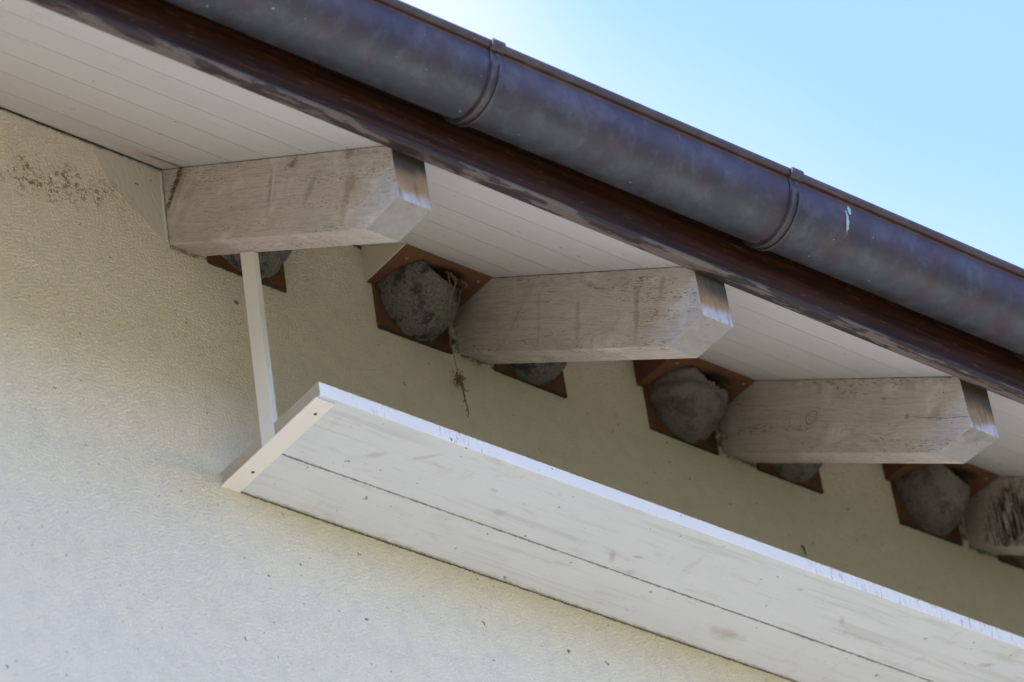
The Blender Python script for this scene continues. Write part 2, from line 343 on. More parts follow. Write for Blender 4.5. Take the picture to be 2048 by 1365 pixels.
def mat_nest():
    N = NT('grey_woodcrete', .95, spec=.1); P = N.pos
    c = N.mix(N.noise(P, 12, 4), (.15, .143, .137), (.235, .222, .205))
    c = N.mix(N.ma('MULTIPLY', N.rng(N.noise(P, 260, 4, .85), .52, .66), .9), c, (.42, .40, .37))
    c = N.mix(N.ma('MULTIPLY', N.rng(N.noise(P, 210, 4, .85, .4), .47, .36), .85), c, (.03, .03, .032))
    big = N.noise(P, 19, 5, .65)
    c = N.mix(N.rng(big, .50, .64, 0, .75), c, (.035, .034, .036))
    c = N.mix(N.ma('MULTIPLY', N.rng(N.noise(P, 30, 5, .7), .57, .66), .8), c, (.022, .021, .022))
    warm = N.rng(N.sep(P)[0], 1.0, 1.4)
    c = N.mix(N.ma('MULTIPLY', warm, .35), c, (.25, .22, .17))
    h = N.ma('ADD', N.noise(P, 380, 4, .75), N.ma('MULTIPLY', N.noise(P, 35, 4), 1.5))
    return N.fin(c, N.bump(h, 1, .005))

def mat_plate():
    N = NT('brown_fibreboard', .8, spec=.2); P = N.pos
    c = N.mix(N.noise(P, 14, 4), (.170, .085, .042), (.105, .052, .027))
    c = N.mix(N.rng(N.noise(P, 300, 3, .7), .52, .7, 0, .5), c, (.11, .05, .025))
    c = N.mix(N.ma('MULTIPLY', N.specks(P, 70, 0.0016, .35), .85), c, (.04, .03, .02))
    c = N.mix(N.ma('MULTIPLY', N.rng(N.noise(P, 40, 5, .75), .56, .66), .65), c, (.055, .035, .022))
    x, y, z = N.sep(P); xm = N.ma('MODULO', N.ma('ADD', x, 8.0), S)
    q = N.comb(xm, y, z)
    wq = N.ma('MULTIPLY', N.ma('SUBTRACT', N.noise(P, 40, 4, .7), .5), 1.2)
    c = N.mix(N.ma('MULTIPLY', N.blob(q, (.70, -.118, .115), (.062, .022, .02), wq, (.35, 1.15)), .93), c, (.018, .014, .012))  # entrance shade and dirt painted dark on the top plate
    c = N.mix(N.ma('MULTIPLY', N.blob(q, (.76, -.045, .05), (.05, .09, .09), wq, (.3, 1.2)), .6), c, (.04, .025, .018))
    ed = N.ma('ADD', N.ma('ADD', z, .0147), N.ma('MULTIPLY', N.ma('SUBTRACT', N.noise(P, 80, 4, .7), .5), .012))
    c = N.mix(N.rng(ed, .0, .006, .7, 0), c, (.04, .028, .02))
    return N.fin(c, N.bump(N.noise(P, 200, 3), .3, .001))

def mat_paint(name, col1, col2, dirt=.5, grain=None, speck=1.0, plane=(0, 1)):
    N = NT(name, .55, spec=.35, plane=plane); P = N.pos
    c = N.mix(N.noise(P, 5, 4), col1, col2)
    h = N.noise(P, 120, 2)
    if grain == 'x':
        wp = N.vm('ADD', P, N.vm('MULTIPLY', N.noise(N.mp(P, scale=(1.6, 6, 6)), 2, 3, color=True), (0, .02, .02)))
        st = N.noise(N.mp(wp, scale=(4, 300, 300)), 1, 3, .6)
        st2 = N.noise(N.mp(wp, scale=(1.5, 70, 70)), 1, 3, .6)
        c = N.mix(N.ma('MULTIPLY', N.rng(st, .50, .70), .26), c, (.45, .45, .44))
        gm = N.rng(N.noise(N.mp(P, scale=(1.6, 9, 9), loc=(3, 3, 0)), 1, 3), .48, .60)
        c = N.mix(N.ma('MULTIPLY', N.ma('MULTIPLY', N.rng(st2, .48, .62), gm), .30), c, (.36, .36, .35))
        sm = N.noise(N.mp(P, scale=(4, 16, 16), loc=(2, 5, 1)), 2, 5, .65)
        c = N.mix(N.ma('MULTIPLY', N.rng(sm, .54, .68), .26*dirt*2), c, (.36, .33, .28))
        cross = N.noise(N.mp(P, scale=(22, 7, 7), rot=(0, 0, .5)), 1, 4, .6)
        c = N.mix(N.ma('MULTIPLY', N.rng(cross, .60, .72), .30), c, (.42, .39, .34))
        h = N.ma('ADD', st, st2)
        wk = N.ma('MULTIPLY', N.ma('SUBTRACT', N.noise(P, 50, 4, .7), .5), 1.6)
        for (kx, ky, ra, rb, rt_, stg) in ((1.04, -.215, .016, .005, .2, .6), (.985, -.19, .022, .006, -.9, .5), (1.06, -.16, .012, .012, 0, .35), (.60, -.26, .012, .006, 0, .4),
                                           (.66, -.20, .016, .012, .5, .35), (1.42, -.075, .04, .02, .1, .4), (1.62, -.24, .018, .006, -.8, .5), (1.70, -.21, .09, .008, .0, .45),
                                           (1.45, -.29, .010, .006, 0, .5), (2.05, -.26, .02, .007, .6, .5), (2.12, -.12, .03, .012, -.3, .4), (.30, -.24, .03, .010, .7, .35), (.40, -.285, .035, .006, .8, .35)):
            b = N.blob(P, (kx, ky, -.629), (ra*1.3, rb*1.3, .1), wk, (.2, 1.15), (0, 0, rt_))
            c = N.mix(N.ma('MULTIPLY', b, stg*.85), c, (.27, .235, .19))
        jy = N.ma('ADD', N.ma('ABSOLUTE', N.ma('ADD', N.sep(P)[1], .1495)), N.ma('MULTIPLY', N.ma('SUBTRACT', N.noise(P, 70, 5, .8), .5), .02))
        c = N.mix(N.rng(jy, .0, .005, .6, 0), c, (.12, .08, .05))
        jw = N.ma('ADD', N.ma('MULTIPLY', N.sep(P)[1], -1), N.ma('MULTIPLY', N.ma('SUBTRACT', N.noise(P, 40, 5, .75), .5), .03))
        c = N.mix(N.rng(jw, .0, .012, .6, 0), c, (.24, .20, .15))
        c = N.mix(N.ma('MULTIPLY', N.specks(P, 11, 0.0042, .45, (3, 3, 3)), .8), c, (.22, .16, .10))
    if plane == (0, 2):
        gp_ = N.rng(N.noise(N.mp(P, scale=(3, 1, 1)), 1, 3), .46, .58)
        dr = N.noise(N.mp(P, scale=(190, 1, 26)), 1, 4, .7)
        c = N.mix(N.ma('MULTIPLY', N.ma('MULTIPLY', N.rng(dr, .56, .64), gp_), .6), c, (.40, .27, .18))
        up = N.ma('ADD', N.sep(P)[2], N.ma('MULTIPLY', N.ma('SUBTRACT', N.noise(P, 120, 4, .75), .5), .016))
        c = N.mix(N.rng(up, -.598, -.593, 0, .6), c, (.36, .25, .17))
    c = N.mix(N.ma('MULTIPLY', N.specks(P, 26, 0.0032*speck, .14), .8), c, (.16, .10, .07))
    c = N.mix(N.ma('MULTIPLY', N.specks(P, 75, 0.0016*speck, .10, (1, 2, 6)), .7), c, (.20, .13, .09))
    return N.fin(c, N.bump(h, .3, .0008))

def mat_simple(name, c1, c2, scale=20, rough=.8, bump=.3, metallic=0):
    N = NT(name, rough, metallic); P = N.pos
    n = N.noise(P, scale, 5, .65)
    return N.fin(N.mix(n, c1, c2), N.bump(n, bump, .01 if scale < 5 else .002))

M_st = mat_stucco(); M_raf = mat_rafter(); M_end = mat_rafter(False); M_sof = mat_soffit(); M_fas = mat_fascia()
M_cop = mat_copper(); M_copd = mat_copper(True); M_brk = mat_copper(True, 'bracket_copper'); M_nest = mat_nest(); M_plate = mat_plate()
M_board = mat_paint('whitewashed_board', (.63, .675, .72), (.55, .59, .62), grain='x')
M_edge = mat_paint('white_board_edge', (.88, .88, .88), (.83, .83, .83), dirt=.3, speck=1.3, plane=(0, 2))
M_strap = mat_paint('cream_paint', (.74, .73, .69), (.70, .69, .65), speck=.5)
M_wedgec = mat_paint('cream_wedge_paint', (.62, .56, .45), (.56, .50, .40))
M_wedgeb = mat_simple('red_brown_wedge_wood', (.16, .055, .028), (.10, .035, .02), 30)
M_screw = mat_simple('dull_zinc', (.30, .29, .27), (.18, .17, .16), 300, .5, .2, .6)
M_hole = mat_simple('dark_nail', (.05, .045, .04), (.08, .07, .06), 300, .7)
M_root = mat_simple('dry_root', (.33, .24, .14), (.17, .11, .06), 120)
M_rootd = mat_simple('dark_dry_root', (.16, .095, .05), (.28, .18, .10), 160)
M_tile = mat_simple('clay_tile', (.30, .12, .07), (.20, .09, .06), 8)
M_joint = mat_simple('dark_joint_shade', (.26, .25, .20), (.10, .09, .075), 90)
def mat_ground():
    N = NT('pale_bounce_gravel', .95, spec=.1); P = N.pos  # surface of the unseen terrace added for bounce light
    c = N.mix(N.noise(P, .3, 5), (.56, .50, .43), (.49, .435, .37))
    c = N.mix(N.rng(N.noise(P, 40, 3, .7), .45, .7), c, (.40, .36, .31))
    return N.fin(c, N.bump(N.noise(P, 40, 3), .5, .02))
M_ground = mat_ground(); M_lawn = mat_simple('lawn', (.034, .040, .018), (.05, .055, .024), 6, .95, .5)

# ------------------------------------------------------------------ object helpers
def link(o, parent=None):
    col.objects.link(o)
    if parent: o.parent = parent
    return o
def obj(name, bm, mats, parent=None, bevel=0, smooth=False, loc=None):
    me = bpy.data.meshes.new(name); bmesh.ops.recalc_face_normals(bm, faces=bm.faces); bm.to_mesh(me); bm.free()
    for m in (mats if isinstance(mats, (list, tuple)) else [mats]): me.materials.append(m)
    if smooth:
        for p in me.polygons: p.use_smooth = True
    o = bpy.data.objects.new(name, me)
    if bevel:
        b = o.modifiers.new('bevel', 'BEVEL'); b.width = bevel; b.segments = 2; b.limit_method = 'ANGLE'; b.angle_limit = math.radians(30)
    link(o, parent)
    if loc: o.location = loc
    return o
def thing(name, label, cat, loc=(0, 0, 0), group=None):
    o = bpy.data.objects.new(name, None); o.empty_display_size = .05; col.objects.link(o); o.location = loc
    o['label'] = label; o['category'] = cat
    if group: o['group'] = group
    return o
def add_box(bm, a, b):
    x0, y0, z0 = a; x1, y1, z1 = b
    vs_ = [bm.verts.new(p) for p in ((x0, y0, z0), (x1, y0, z0), (x1, y1, z0), (x0, y1, z0), (x0, y0, z1), (x1, y0, z1), (x1, y1, z1), (x0, y1, z1))]
    for f in ((0, 1, 2, 3), (4, 5, 6, 7), (0, 1, 5, 4), (1, 2, 6, 5), (2, 3, 7, 6), (3, 0, 4, 7)): bm.faces.new([vs_[i] for i in f])
def box(a, b):
    bm = bmesh.new(); add_box(bm, a, b); return bm
def prism_x(bm, pts, x0, x1, cuts=0):
    """extrude a (y,z) outline along x"""
    n = len(pts); xs = [x0 + (x1 - x0)*i/(cuts+1) for i in range(cuts+2)]
    rows = [[bm.verts.new((x, p[0], p[1])) for p in pts] for x in xs]
    sides = []
    for a, b in zip(rows, rows[1:]):
        for i in range(n): sides.append(bm.faces.new((a[i], a[(i+1) % n], b[(i+1) % n], b[i])))
    bm.faces.new(rows[0]); bm.faces.new(rows[-1][::-1])
    return sides
def tube(bm, pts, r0, r1=None, n=6):
    pts = [Vector(p) for p in pts]; r1 = r0 if r1 is None else r1; prev = None
    for i, p in enumerate(pts):
        t = (pts[min(i+1, len(pts)-1)] - pts[max(i-1, 0)]).normalized()
        u = t.cross(Vector((.31, .2, .93)));
        if u.length < 1e-3: u = t.cross(Vector((1, 0, 0)))
        u.normalize(); v = t.cross(u); r = r0 + (r1 - r0)*i/(len(pts)-1)
        ring = [bm.verts.new(p + u*math.cos(a)*r + v*math.sin(a)*r) for a in (2*math.pi*k/n for k in range(n))]
        if prev:
            for k in range(n): bm.faces.new((prev[k], prev[(k+1) % n], ring[(k+1) % n], ring[k]))
        else: bm.faces.new(ring[::-1])
        prev = ring
    bm.faces.new(prev)
def disc(bm, c, axis, r, h, n=14):
    axis = Vector(axis).normalized(); c = Vector(c); tube(bm, [c, c + axis*h*.6, c + axis*h], r, r*.75, n)
def wobble(pts, amp, seed):
    rr = random.Random(seed); out = []
    for i in range(len(pts)-1):
        a, b = Vector(pts[i]), Vector(pts[i+1])
        for k in range(4):
            q = a.lerp(b, k/4); out.append(q + Vector((rr.uniform(-1, 1), rr.uniform(-.5, .5), rr.uniform(-1, 1)))*amp)
    out.append(Vector(pts[-1])); return out

# ------------------------------------------------------------------ setting: dark lawn and an added pale terrace, unseen, steering bounce light
bm = bmesh.new(); g = 400
vv = [bm.verts.new(p) for p in ((-g, -g, GROUND), (g, -g, GROUND), (g, g, GROUND), (-g, g, GROUND))]; bm.faces.new(vv)
gnd = obj('ground', bm, M_lawn); gnd['kind'] = 'structure'
bm = bmesh.new()
vv = [bm.verts.new(p) for p in ((-9, -4.6, GROUND+.004), (14, -4.6, GROUND+.004), (14, 12, GROUND+.004), (-9, 12, GROUND+.004))]; bm.faces.new(vv)
ter = obj('bounce_terrace', bm, M_ground); ter['kind'] = 'structure'  # unseen strip added and sized to bounce sunlight up under shelf and eaves

# ------------------------------------------------------------------ house
X0, X1, DEPTH = -6.5, 9.0, 8.0
house = thing('house', 'cream stuccoed house under a pitched roof with whitewashed rafters and dark fascia at its eaves', 'house', (0, 0, GROUND))
def hobj(name, bm, mats, **k):
    o = obj(name, bm, mats, **k); o.parent = house; o.matrix_parent_inverse = Matrix.Translation((0, 0, -GROUND)); return o
# walls: the facade is one slab with its top under the soffit, gables follow the pitch
ridge_y, ridge_z = DEPTH/2, H + TA*DEPTH/2
bm = bmesh.new()
prism_x(bm, [(0, GROUND-.3), (.3, GROUND-.3), (.3, H+.3*TA-.003), (0, H-.003)], X0, X1)
facade = hobj('wall', bm, M_st)
import numpy as np
def relief_sheet():
    # the plaster's own rubbed relief as geometry, where the photograph is close enough to show it
    st = .0022; xa, xb, za = -.80, 2.95, -1.42; zb = H - .0035
    nx = int((xb-xa)/st)+1; nz_ = int((zb-za)/st)+1
    rng = np.random.default_rng(3)
    def band(lx, lz, ang, seed):
        w = np.random.default_rng(seed).standard_normal((nz_, nx)).astype(np.float32)
        fx = np.fft.rfftfreq(nx, st)[None, :]; fz = np.fft.fftfreq(nz_, st)[:, None]
        u = fx*math.cos(ang) + fz*math.sin(ang); v = -fx*math.sin(ang) + fz*math.cos(ang)
        k = np.sqrt((u*lx)**2 + (v*lz)**2)
        F = np.fft.rfft2(w)*np.exp(-((k-1)**2)/.18)
        o = np.fft.irfft2(F, s=(nz_, nx)); return o/o.std()
    h = band(.0112, .0066, math.radians(-32), 1)
    h = np.tanh(h*1.1)*.00100 + band(.03, .022, .4, 2)*.00016 + band(.0065, .0055, 0, 4)*.00010
    und = band(.35, .25, 0, 5)*.0007
    X = xa + np.arange(nx)*st; Z = za + np.arange(nz_)*st
    XX, ZZ = np.meshgrid(X, Z)
    # smooth trowelled patch by the first rafter
    edge = (.2077-ZZ)*.42 - .186 + np.maximum(.115-ZZ, 0)*.82 + band(.06, .06, 0, 6)*.0016
    pm = np.clip((XX-edge)/.006+.5, 0, 1)*(XX < .004)
    h = h*(1-pm) + pm*(band(.012, .05, .25, 7)*.00016+.0006)
    fade = np.clip(np.minimum.reduce([XX-xa, xb-XX, ZZ-za])/.05, 0, 1)
    y = -(h+.0012)*fade - und*fade*.6 - .0004
    ids = np.arange(nx*nz_).reshape(nz_, nx)
    keep = (ZZ[:-1, :-1] > -1.42 + .295*(XX[:-1, :-1]+.51))
    a = ids[:-1, :-1][keep]; b = ids[:-1, 1:][keep]; c = ids[1:, 1:][keep]; d = ids[1:, :-1][keep]
    used = np.zeros(nx*nz_, bool)
    for q in (a, b, c, d): used[q] = True
    remap = np.cumsum(used)-1
    quads = remap[np.stack([a, b, c, d], 1)].astype(np.int32)
    co = np.stack([XX.ravel(), y.ravel(), ZZ.ravel()], 1)[used].astype(np.float32)
    me = bpy.data.meshes.new('plaster_face')
    me.vertices.add(len(co)); me.vertices.foreach_set('co', co.ravel())
    me.loops.add(quads.size); me.loops.foreach_set('vertex_index', quads.ravel())
    me.polygons.add(len(quads)); me.polygons.foreach_set('loop_start', np.arange(0, quads.size, 4, dtype=np.int32))
    me.polygons.foreach_set('use_smooth', np.ones(len(quads), bool))
    me.update(); me.validate(); me.materials.append(M_st)
    o = bpy.data.objects.new('plaster_face', me); col.objects.link(o)
    o.parent = facade; return o
relief_sheet()
bm = bmesh.new()
prism_x(bm, [(DEPTH-.3, GROUND-.3), (DEPTH, GROUND-.3), (DEPTH, H-.01), (DEPTH-.3, H+.19)], X0, X1)
hobj('wall', bm, M_st)
for a, b in ((X0, X0+.3), (X1-.3, X1)):
    bm = bmesh.new()
    prism_x(bm, [(.302, GROUND-.3), (DEPTH-.302, GROUND-.3), (DEPTH-.302, H+.302*TA-.01), (ridge_y, ridge_z-.01), (.302, H+.302*TA-.01)], a, b)
    hobj('wall', bm, M_st)
# roof deck and tile courses (above the soffit boards)
RX0, RX1 = X0-.4, X1+.4
bm = bmesh.new(); t0, t1 = .022, .15
prism_x(bm, [(-.80, H-.80*TA+t0), (ridge_y, ridge_z+t0), (DEPTH+.80, H-.80*TA+t0), (DEPTH+.80, H-.80*TA+t1), (ridge_y, ridge_z+t1), (-.80, H-.80*TA+t1)], RX0, RX1)
roof = hobj('roof', bm, M_tile)
ctf = math.cos(AL)
for side in (1, -1):
    for k in range(16):
        y0 = -.875 + k*.32; y1 = y0 + .36
        bm = bmesh.new()
        z0 = H + y0*TA + t1 + .03; z1 = H + y1*TA + t1 + .012
        if y1 > ridge_y: y1 = ridge_y; z1 = H + y1*TA + t1 + .012
        pts = [(y0, z0-.012), (y1, z1-.006), (y1, z1+.012), (y0, z0+.012)]
        if side < 0: pts = [(DEPTH-a, b) for a, b in pts]
        prism_x(bm, pts, RX0, RX1)
        t = obj('tile_course', bm, M_tile); t.parent = roof; t['kind'] = 'stuff'
# soffit boards: individual tongue-and-groove boards running along the eaves
seams = [-.78, -.636, -.507, -.378, -.249, -.119, .01]
for y0, y1 in zip(seams, seams[1:]):
    gp = .0009; th = .018
    a, b = y0+gp, y1-gp
    pts = [(a, soffit_z(a)), (b, soffit_z(b)), (b, soffit_z(b)+th), (a, soffit_z(a)+th)]
    bm = bmesh.new(); prism_x(bm, pts, X0-.4, X1+.4, 0)
    hobj('soffit_board', bm, M_sof)
# tongues closing the joints, coloured dark to paint in the gap shade
bm = bmesh.new()
for y0 in seams[1:-1]: prism_x(bm, [(y0-.004, soffit_z(y0-.004)+.0125), (y0+.004, soffit_z(y0+.004)+.0125), (y0+.004, soffit_z(y0)+.0165), (y0-.004, soffit_z(y0)+.0165)], X0-.4, X1+.4)
o = hobj('board_tongue', bm, M_joint); o['kind'] = 'stuff'

# rafters (measured corners of each end)
raf = {0: dict(e=-.765, ez=-.4375, c=-.653, lab='nearest rafter, its side stained black at the wall'),
       1: dict(e=-.776, ez=-.4395, c=-.655),
       2: dict(e=-.760, ez=-.438, c=-.646, lab='rafter with a round knot and a long crack running to its end'),
       3: dict(e=-.768, ez=-.4385, c=-.652, lab='rafter streaked with black mildew'),
       4: dict(e=-.768, ez=-.4385, c=-.652)}
xoff = {0: 0, 1: -.003, 2: -.006, 3: .004, 4: 0}
for k, q in raf.items():
    xa = k*S + xoff[k]; xb = xa + W; r = random.Random(k)
    bm = bmesh.new()
    out = [(.10, .10*TA), (q['c'], q['c']*TA), (q['e'], q['ez']), (q['e'], soffit_z(q['e'])-.0005), (.10, soffit_z(.10)-.0005)]
    sides = prism_x(bm, out, xa, xb)
    bm.faces.ensure_lookup_table()
    bm.normal_update()
    for f in sides:
        cy = f.calc_center_median()
        if cy.y < q['c'] and abs(f.normal.x) < .5 and cy.z < soffit_z(cy.y)-.05: f.material_index = 1
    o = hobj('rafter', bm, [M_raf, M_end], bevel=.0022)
    if 'lab' in q: o['label'] = q['lab']
    if k == 2:      # the drying crack, a thin sunk wedge following the side and end
        bm = bmesh.new()
        pts = [(-.60+.0, -.300), (-.66, -.344), (-.70, -.372), (-.735, -.392), (-.758, -.408)]
        for (a0, b0), (a1, b1) in zip(pts, pts[1:]):
            v = [bm.verts.new(p) for p in ((xa-.0004, a0, b0-.0006), (xa-.0004, a1, b1-.0008), (xa-.0004, a1, b1+.0008), (xa-.0004, a0, b0+.0006))]
            bm.faces.new(v)
        c = obj('crack', bm, M_hole); c.parent = o
# fascia board with eased lower arrises
bm = bmesh.new()
yf, zf = -.778, -.3245
prism_x(bm, [(yf, -.21), (yf, zf+.002), (yf-.002, zf), (yf-.022, zf+.001), (yf-.028, zf+.004), (yf-.031, zf+.010), (yf-.031, -.21)], X0-.4, X1+.4)
hobj('fascia_board', bm, M_fas)

# mortar lips where plaster runs up to rafters
def lip(x0, x1, z, seed, t=.004, vertical=False):
    rr = random.Random(seed); bm = bmesh.new(); pts = []
    n = 22
    for i in range(n+1):
        f = i/n
        pts.append((x0 + (x1-x0)*f, -.002 + rr.uniform(-.001, .001), z + rr.uniform(-.0015, .0015)) if not vertical else (x0 + rr.uniform(-.0015, .0015), -.002, z + (x1)*f))
    tube(bm, pts, t, t*.8, 6)
    return bm
for k in range(4):
    o = hobj('mortar_seam', lip(k*S-.002, k*S-.002+W+.004, -.004, k, .0035), M_st); o['kind'] = 'stuff'
    o = hobj('mortar_seam', lip(k*S+xoff[k]-.004, .20, .006, k+9, .004, True), M_st); o['kind'] = 'stuff'

# ------------------------------------------------------------------ gutter
gutter = thing('gutter', 'weathered half-round copper gutter running along the dark fascia above the rafters', 'gutter', (0, -.89, -.253))
GC = (-.89, -.170); GR = .083
def gobj(name, bm, mats, parent=gutter, **k):
    o = obj(name, bm, mats, **k); o.parent = parent
    if parent is gutter: o.matrix_parent_inverse = Matrix.Translation((0, .89, .253))
    return o
def arc(r, a0, a1, n): return [(GC[0] + r*math.cos(a0 + (a1-a0)*i/n), GC[1] + r*math.sin(a0 + (a1-a0)*i/n)) for i in range(n+1)]
n = 40; pi = math.pi
outer = [(GC[0]-GR, GC[1]+.030)] + arc(GR, pi, 2*pi, n) + [(GC[0]+GR, GC[1]+.035)]
inner = [(GC[0]+GR-.0015, GC[1]+.035)] + arc(GR-.0015, 2*pi, pi, n) + [(GC[0]-GR+.0015, GC[1]+.030)]
bm = bmesh.new(); prism_x(bm, outer+inner, X0-.4, X1+.4, 60)
for v in bm.verts: 
    d = noise.noise(Vector((v.co.x*1.7, v.co.y*6, v.co.z*6)))*.0011; v.co.z += d; v.co.y += d*.5
o = gobj('trough', bm, M_cop, smooth=True)
m = o.modifiers.new('edge', 'EDGE_SPLIT'); m.split_angle = math.radians(50)
bm = bmesh.new(); bc = (GC[0]-GR-.0062, GC[1]+.032); n = 14
prism_x(bm, [(bc[0]+.0095*math.cos(2*pi*i/n), bc[1]+.0095*math.sin(2*pi*i/n)) for i in range(n)], X0-.4, X1+.4, 60)
for v in bm.verts: v.co.z += noise.noise(Vector((v.co.x*1.7, 0, 5)))*.0015
gobj('front_bead', bm, M_copd, smooth=True)
# brackets
bxs = [.130 + .815*i for i in range(-2, 5)]
def band(bm, x0, x1, r0, r1, a0=pi-.10, a1=2*pi+.3, n=40):
    pts = arc(r1, a0, a1, n) + arc(r0, a1, a0, n); prism_x(bm, pts, x0, x1)
first = None
for x in bxs:
    if first is None:
        bm = bmesh.new(); x = 0
        band(bm, -.0150, .0150, GR+.0004, GR+.0032)
        band(bm, -.0145, -.0075, GR+.003, GR+.0080, pi+.16, 2*pi)
        band(bm, .0045, .0115, GR+.003, GR+.0080, pi+.16, 2*pi)
        # upstand and hook round the bead
        z0 = GC[1]; prism_x(bm, [(GC[0]-GR-.0032, z0-.004), (GC[0]-GR-.0004, z0-.004), (GC[0]-GR-.0004, z0+.022), (GC[0]-GR-.0032, z0+.022)], -.0150, .0150)
        hk = [(bc[0]+.0150*math.cos(a), bc[1]+.0150*math.sin(a)) for a in [(-.42+1.55*i/14)*-pi - .0 for i in range(15)]]
        hk2 = [(bc[0]+.0098*math.cos(a), bc[1]+.0098*math.sin(a)) for a in [(-.42+1.55*i/14)*-pi - .0 for i in range(15)]]
        prism_x(bm, hk + hk2[::-1], -.0165, .0165)
        first = gobj('bracket', bm, M_brk, bevel=.0006)
        bm = bmesh.new(); disc(bm, (0, GC[0]-GR-.0030, GC[1]+.006), (0, -1, 0), .0095, .0020, 18); disc(bm, (0, GC[0]-GR-.0042, GC[1]+.006), (0, -1, -.1), .0052, .0045, 14)
        rv = obj('rivet', bm, M_brk, first, smooth=False)
        first.location.x = bxs[0]
    else:
        c = first.copy(); col.objects.link(c); c.location.x = x
        r = rv.copy(); col.objects.link(r); r.parent = c

# ------------------------------------------------------------------ nests
ZP, YP = .113, .1557
def nest_mesh(seed, notch=(.30, .62), depth=.34, a=.094, b=.137, c=.128):
    """quarter-ellipsoid bowl hung under the top plate against the back plate; rim cut down over a notch"""
    rr = random.Random(seed); off = Vector((seed*3.1, seed*1.7, 0)); nt, nph = 110, 60
    def P(th, ph, k):
        # th 0..pi from right wall side round the front to left, ph 0 rim .. pi/2 bottom
        ct, st = math.cos(th), math.sin(th)
        e = .93
        cx = math.copysign(abs(ct)**e, ct); cy = abs(st)**e
        cp = max(0.0, math.cos(ph))**.93; sp = max(0.0, math.sin(ph))**.95
        v = Vector((a*cx*cp*k, -b*cy*cp*k, -c*sp*k))
        q = v + off
        nn = noise.noise(q*12)*.0045 + noise.noise(q*40)*.0022 + noise.noise(q*110)*.0016 + noise.noise(q*260)*.0012
        if seed % 3 == 2: nn += math.sin(v.z*150 + v.x*60 + noise.noise(q*20)*2)*.0042
        v *= 1 + nn/.12*(1 if k > .95 else .6)
        v.y = min(v.y, .0)
        return v
    bm = bmesh.new(); grids = []
    for k in (1.0, .90):
        g_ = []
        for i in range(nt+1):
            th = pi*i/nt; f = i/nt
            nd = 0
            if notch and notch[0] < f < notch[1]:
                u = (f-notch[0])/(notch[1]-notch[0]); nd = depth*min(1, (math.sin(pi*u)**.55))*(1+.15*noise.noise(Vector((f*40, seed, 0))))
            g_.append([bm.verts.new(P(th, nd + (pi/2-nd)*j/nph, k)) for j in range(nph+1)])
        grids.append(g_)
    for gi, g_ in enumerate(grids):
        for i in range(nt):
            for j in range(nph):
                q = (g_[i][j], g_[i+1][j], g_[i+1][j+1], g_[i][j+1])
                bm.faces.new(q if gi == 0 else q[::-1])
    for i in range(nt): bm.faces.new((grids[0][i][0], grids[1][i][0], grids[1][i+1][0], grids[0][i+1][0]))
    for i in (0, nt):
        for j in range(nph): bm.faces.new((grids[0][i][j], grids[1][i][j], grids[1][i][j+1], grids[0][i][j+1]))
    return bm
def nest(x, seed, label, side, wedge_mat, wlabel=None, notch=None, narrow=0, mirror=False, **kw):
    """x = centre of the bowl; side -1: its wedge is on the left, +1: on the right"""
    t = thing('martin_nest', label, 'bird nest', (x, 0, ZP), 'artificial martin nests under the eaves')
    def add(name, bm, m, **k): return obj(name, bm, m, t, **k)
    x0, x1 = (-.119, .128) if side < 0 else (-.112, .119)
    zt = .010; yt = YP - zt/TA
    bm = bmesh.new(); prism_x(bm, [(-.0005, 0), (-YP, 0), (-yt, zt), (-.0005, zt)], x0, x1)
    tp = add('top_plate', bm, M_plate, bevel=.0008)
    bm = bmesh.new(); 
    rr = random.Random(seed); tilt = rr.uniform(-.002, .002)
    vb = [(-.105, -.1277+tilt), (.105-narrow, -.1277-tilt), (.105-narrow, -.0006), (-.105, -.0006)]
    A = [bm.verts.new((p[0], -.0005, p[1])) for p in vb]; B = [bm.verts.new((p[0], -.0085, p[1])) for p in vb]
    bm.faces.new(A); bm.faces.new(B[::-1])
    for i in range(4): bm.faces.new((A[i], A[(i+1) % 4], B[(i+1) % 4], B[i]))
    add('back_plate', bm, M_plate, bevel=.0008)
    wx = x0 if side < 0 else x1-.012
    # triangular cheek closing the gap between top plate and soffit
    bm = bmesh.new(); prism_x(bm, [(-.0008, zt+.0005), (-yt+.002, zt+.0005), (-.0008, H-ZP-.0015)], wx, wx+.012)
    w = add('side_wedge', bm, wedge_mat)
    if side < 0:
        bm = bmesh.new(); prism_x(bm, [(-.0008, -.0), (-YP+.0, -.0), (-.0008, H-ZP-.0015)], wx-.0025, wx-.0005)
        w2 = obj('facing', bm, wedge_mat, w)
        if wlabel: w['label'] = wlabel
    cup = nest_mesh(seed, notch, **kw)
    for v in cup.verts: v.co.y -= .0085; v.co.z -= .0008
    add('nest_cup', cup, M_nest, smooth=True)
    for sx, sy in ((x0+.030 if side < 0 else x0+.03, -.115), (x1-.022, -.128), (.10, -.06)):
        bm = bmesh.new(); disc(bm, (sx, sy, -.0002), (0, 0, -1), .0048, .0016); add('screw', bm, M_screw)
    return t
NB = {1: 'martin nest with frayed pale roots hanging from its entrance, left of the second rafter',
      2: 'ribbed sandy grey martin nest on the brown corner plate, left of the knotty third rafter',
      3: 'dark martin nest at the right edge, partly behind the third rafter end'}
for k in (1, 2, 3):
    nest(k*S-.130, k, NB[k], -1, M_wedgec if k == 1 else M_wedgeb, 'cream triangular cheek board' if k == 1 else None, notch=(.22, .66), depth=.36)
NA = {0: 'martin nest half hidden behind the nearest rafter and the white hanger strip',
      1: 'martin nest whose dark underside shows below the second rafter',
      2: 'martin nest whose underside shows below the third rafter',
      3: 'martin nest under the mildewed fourth rafter at the right edge, almost hidden'}
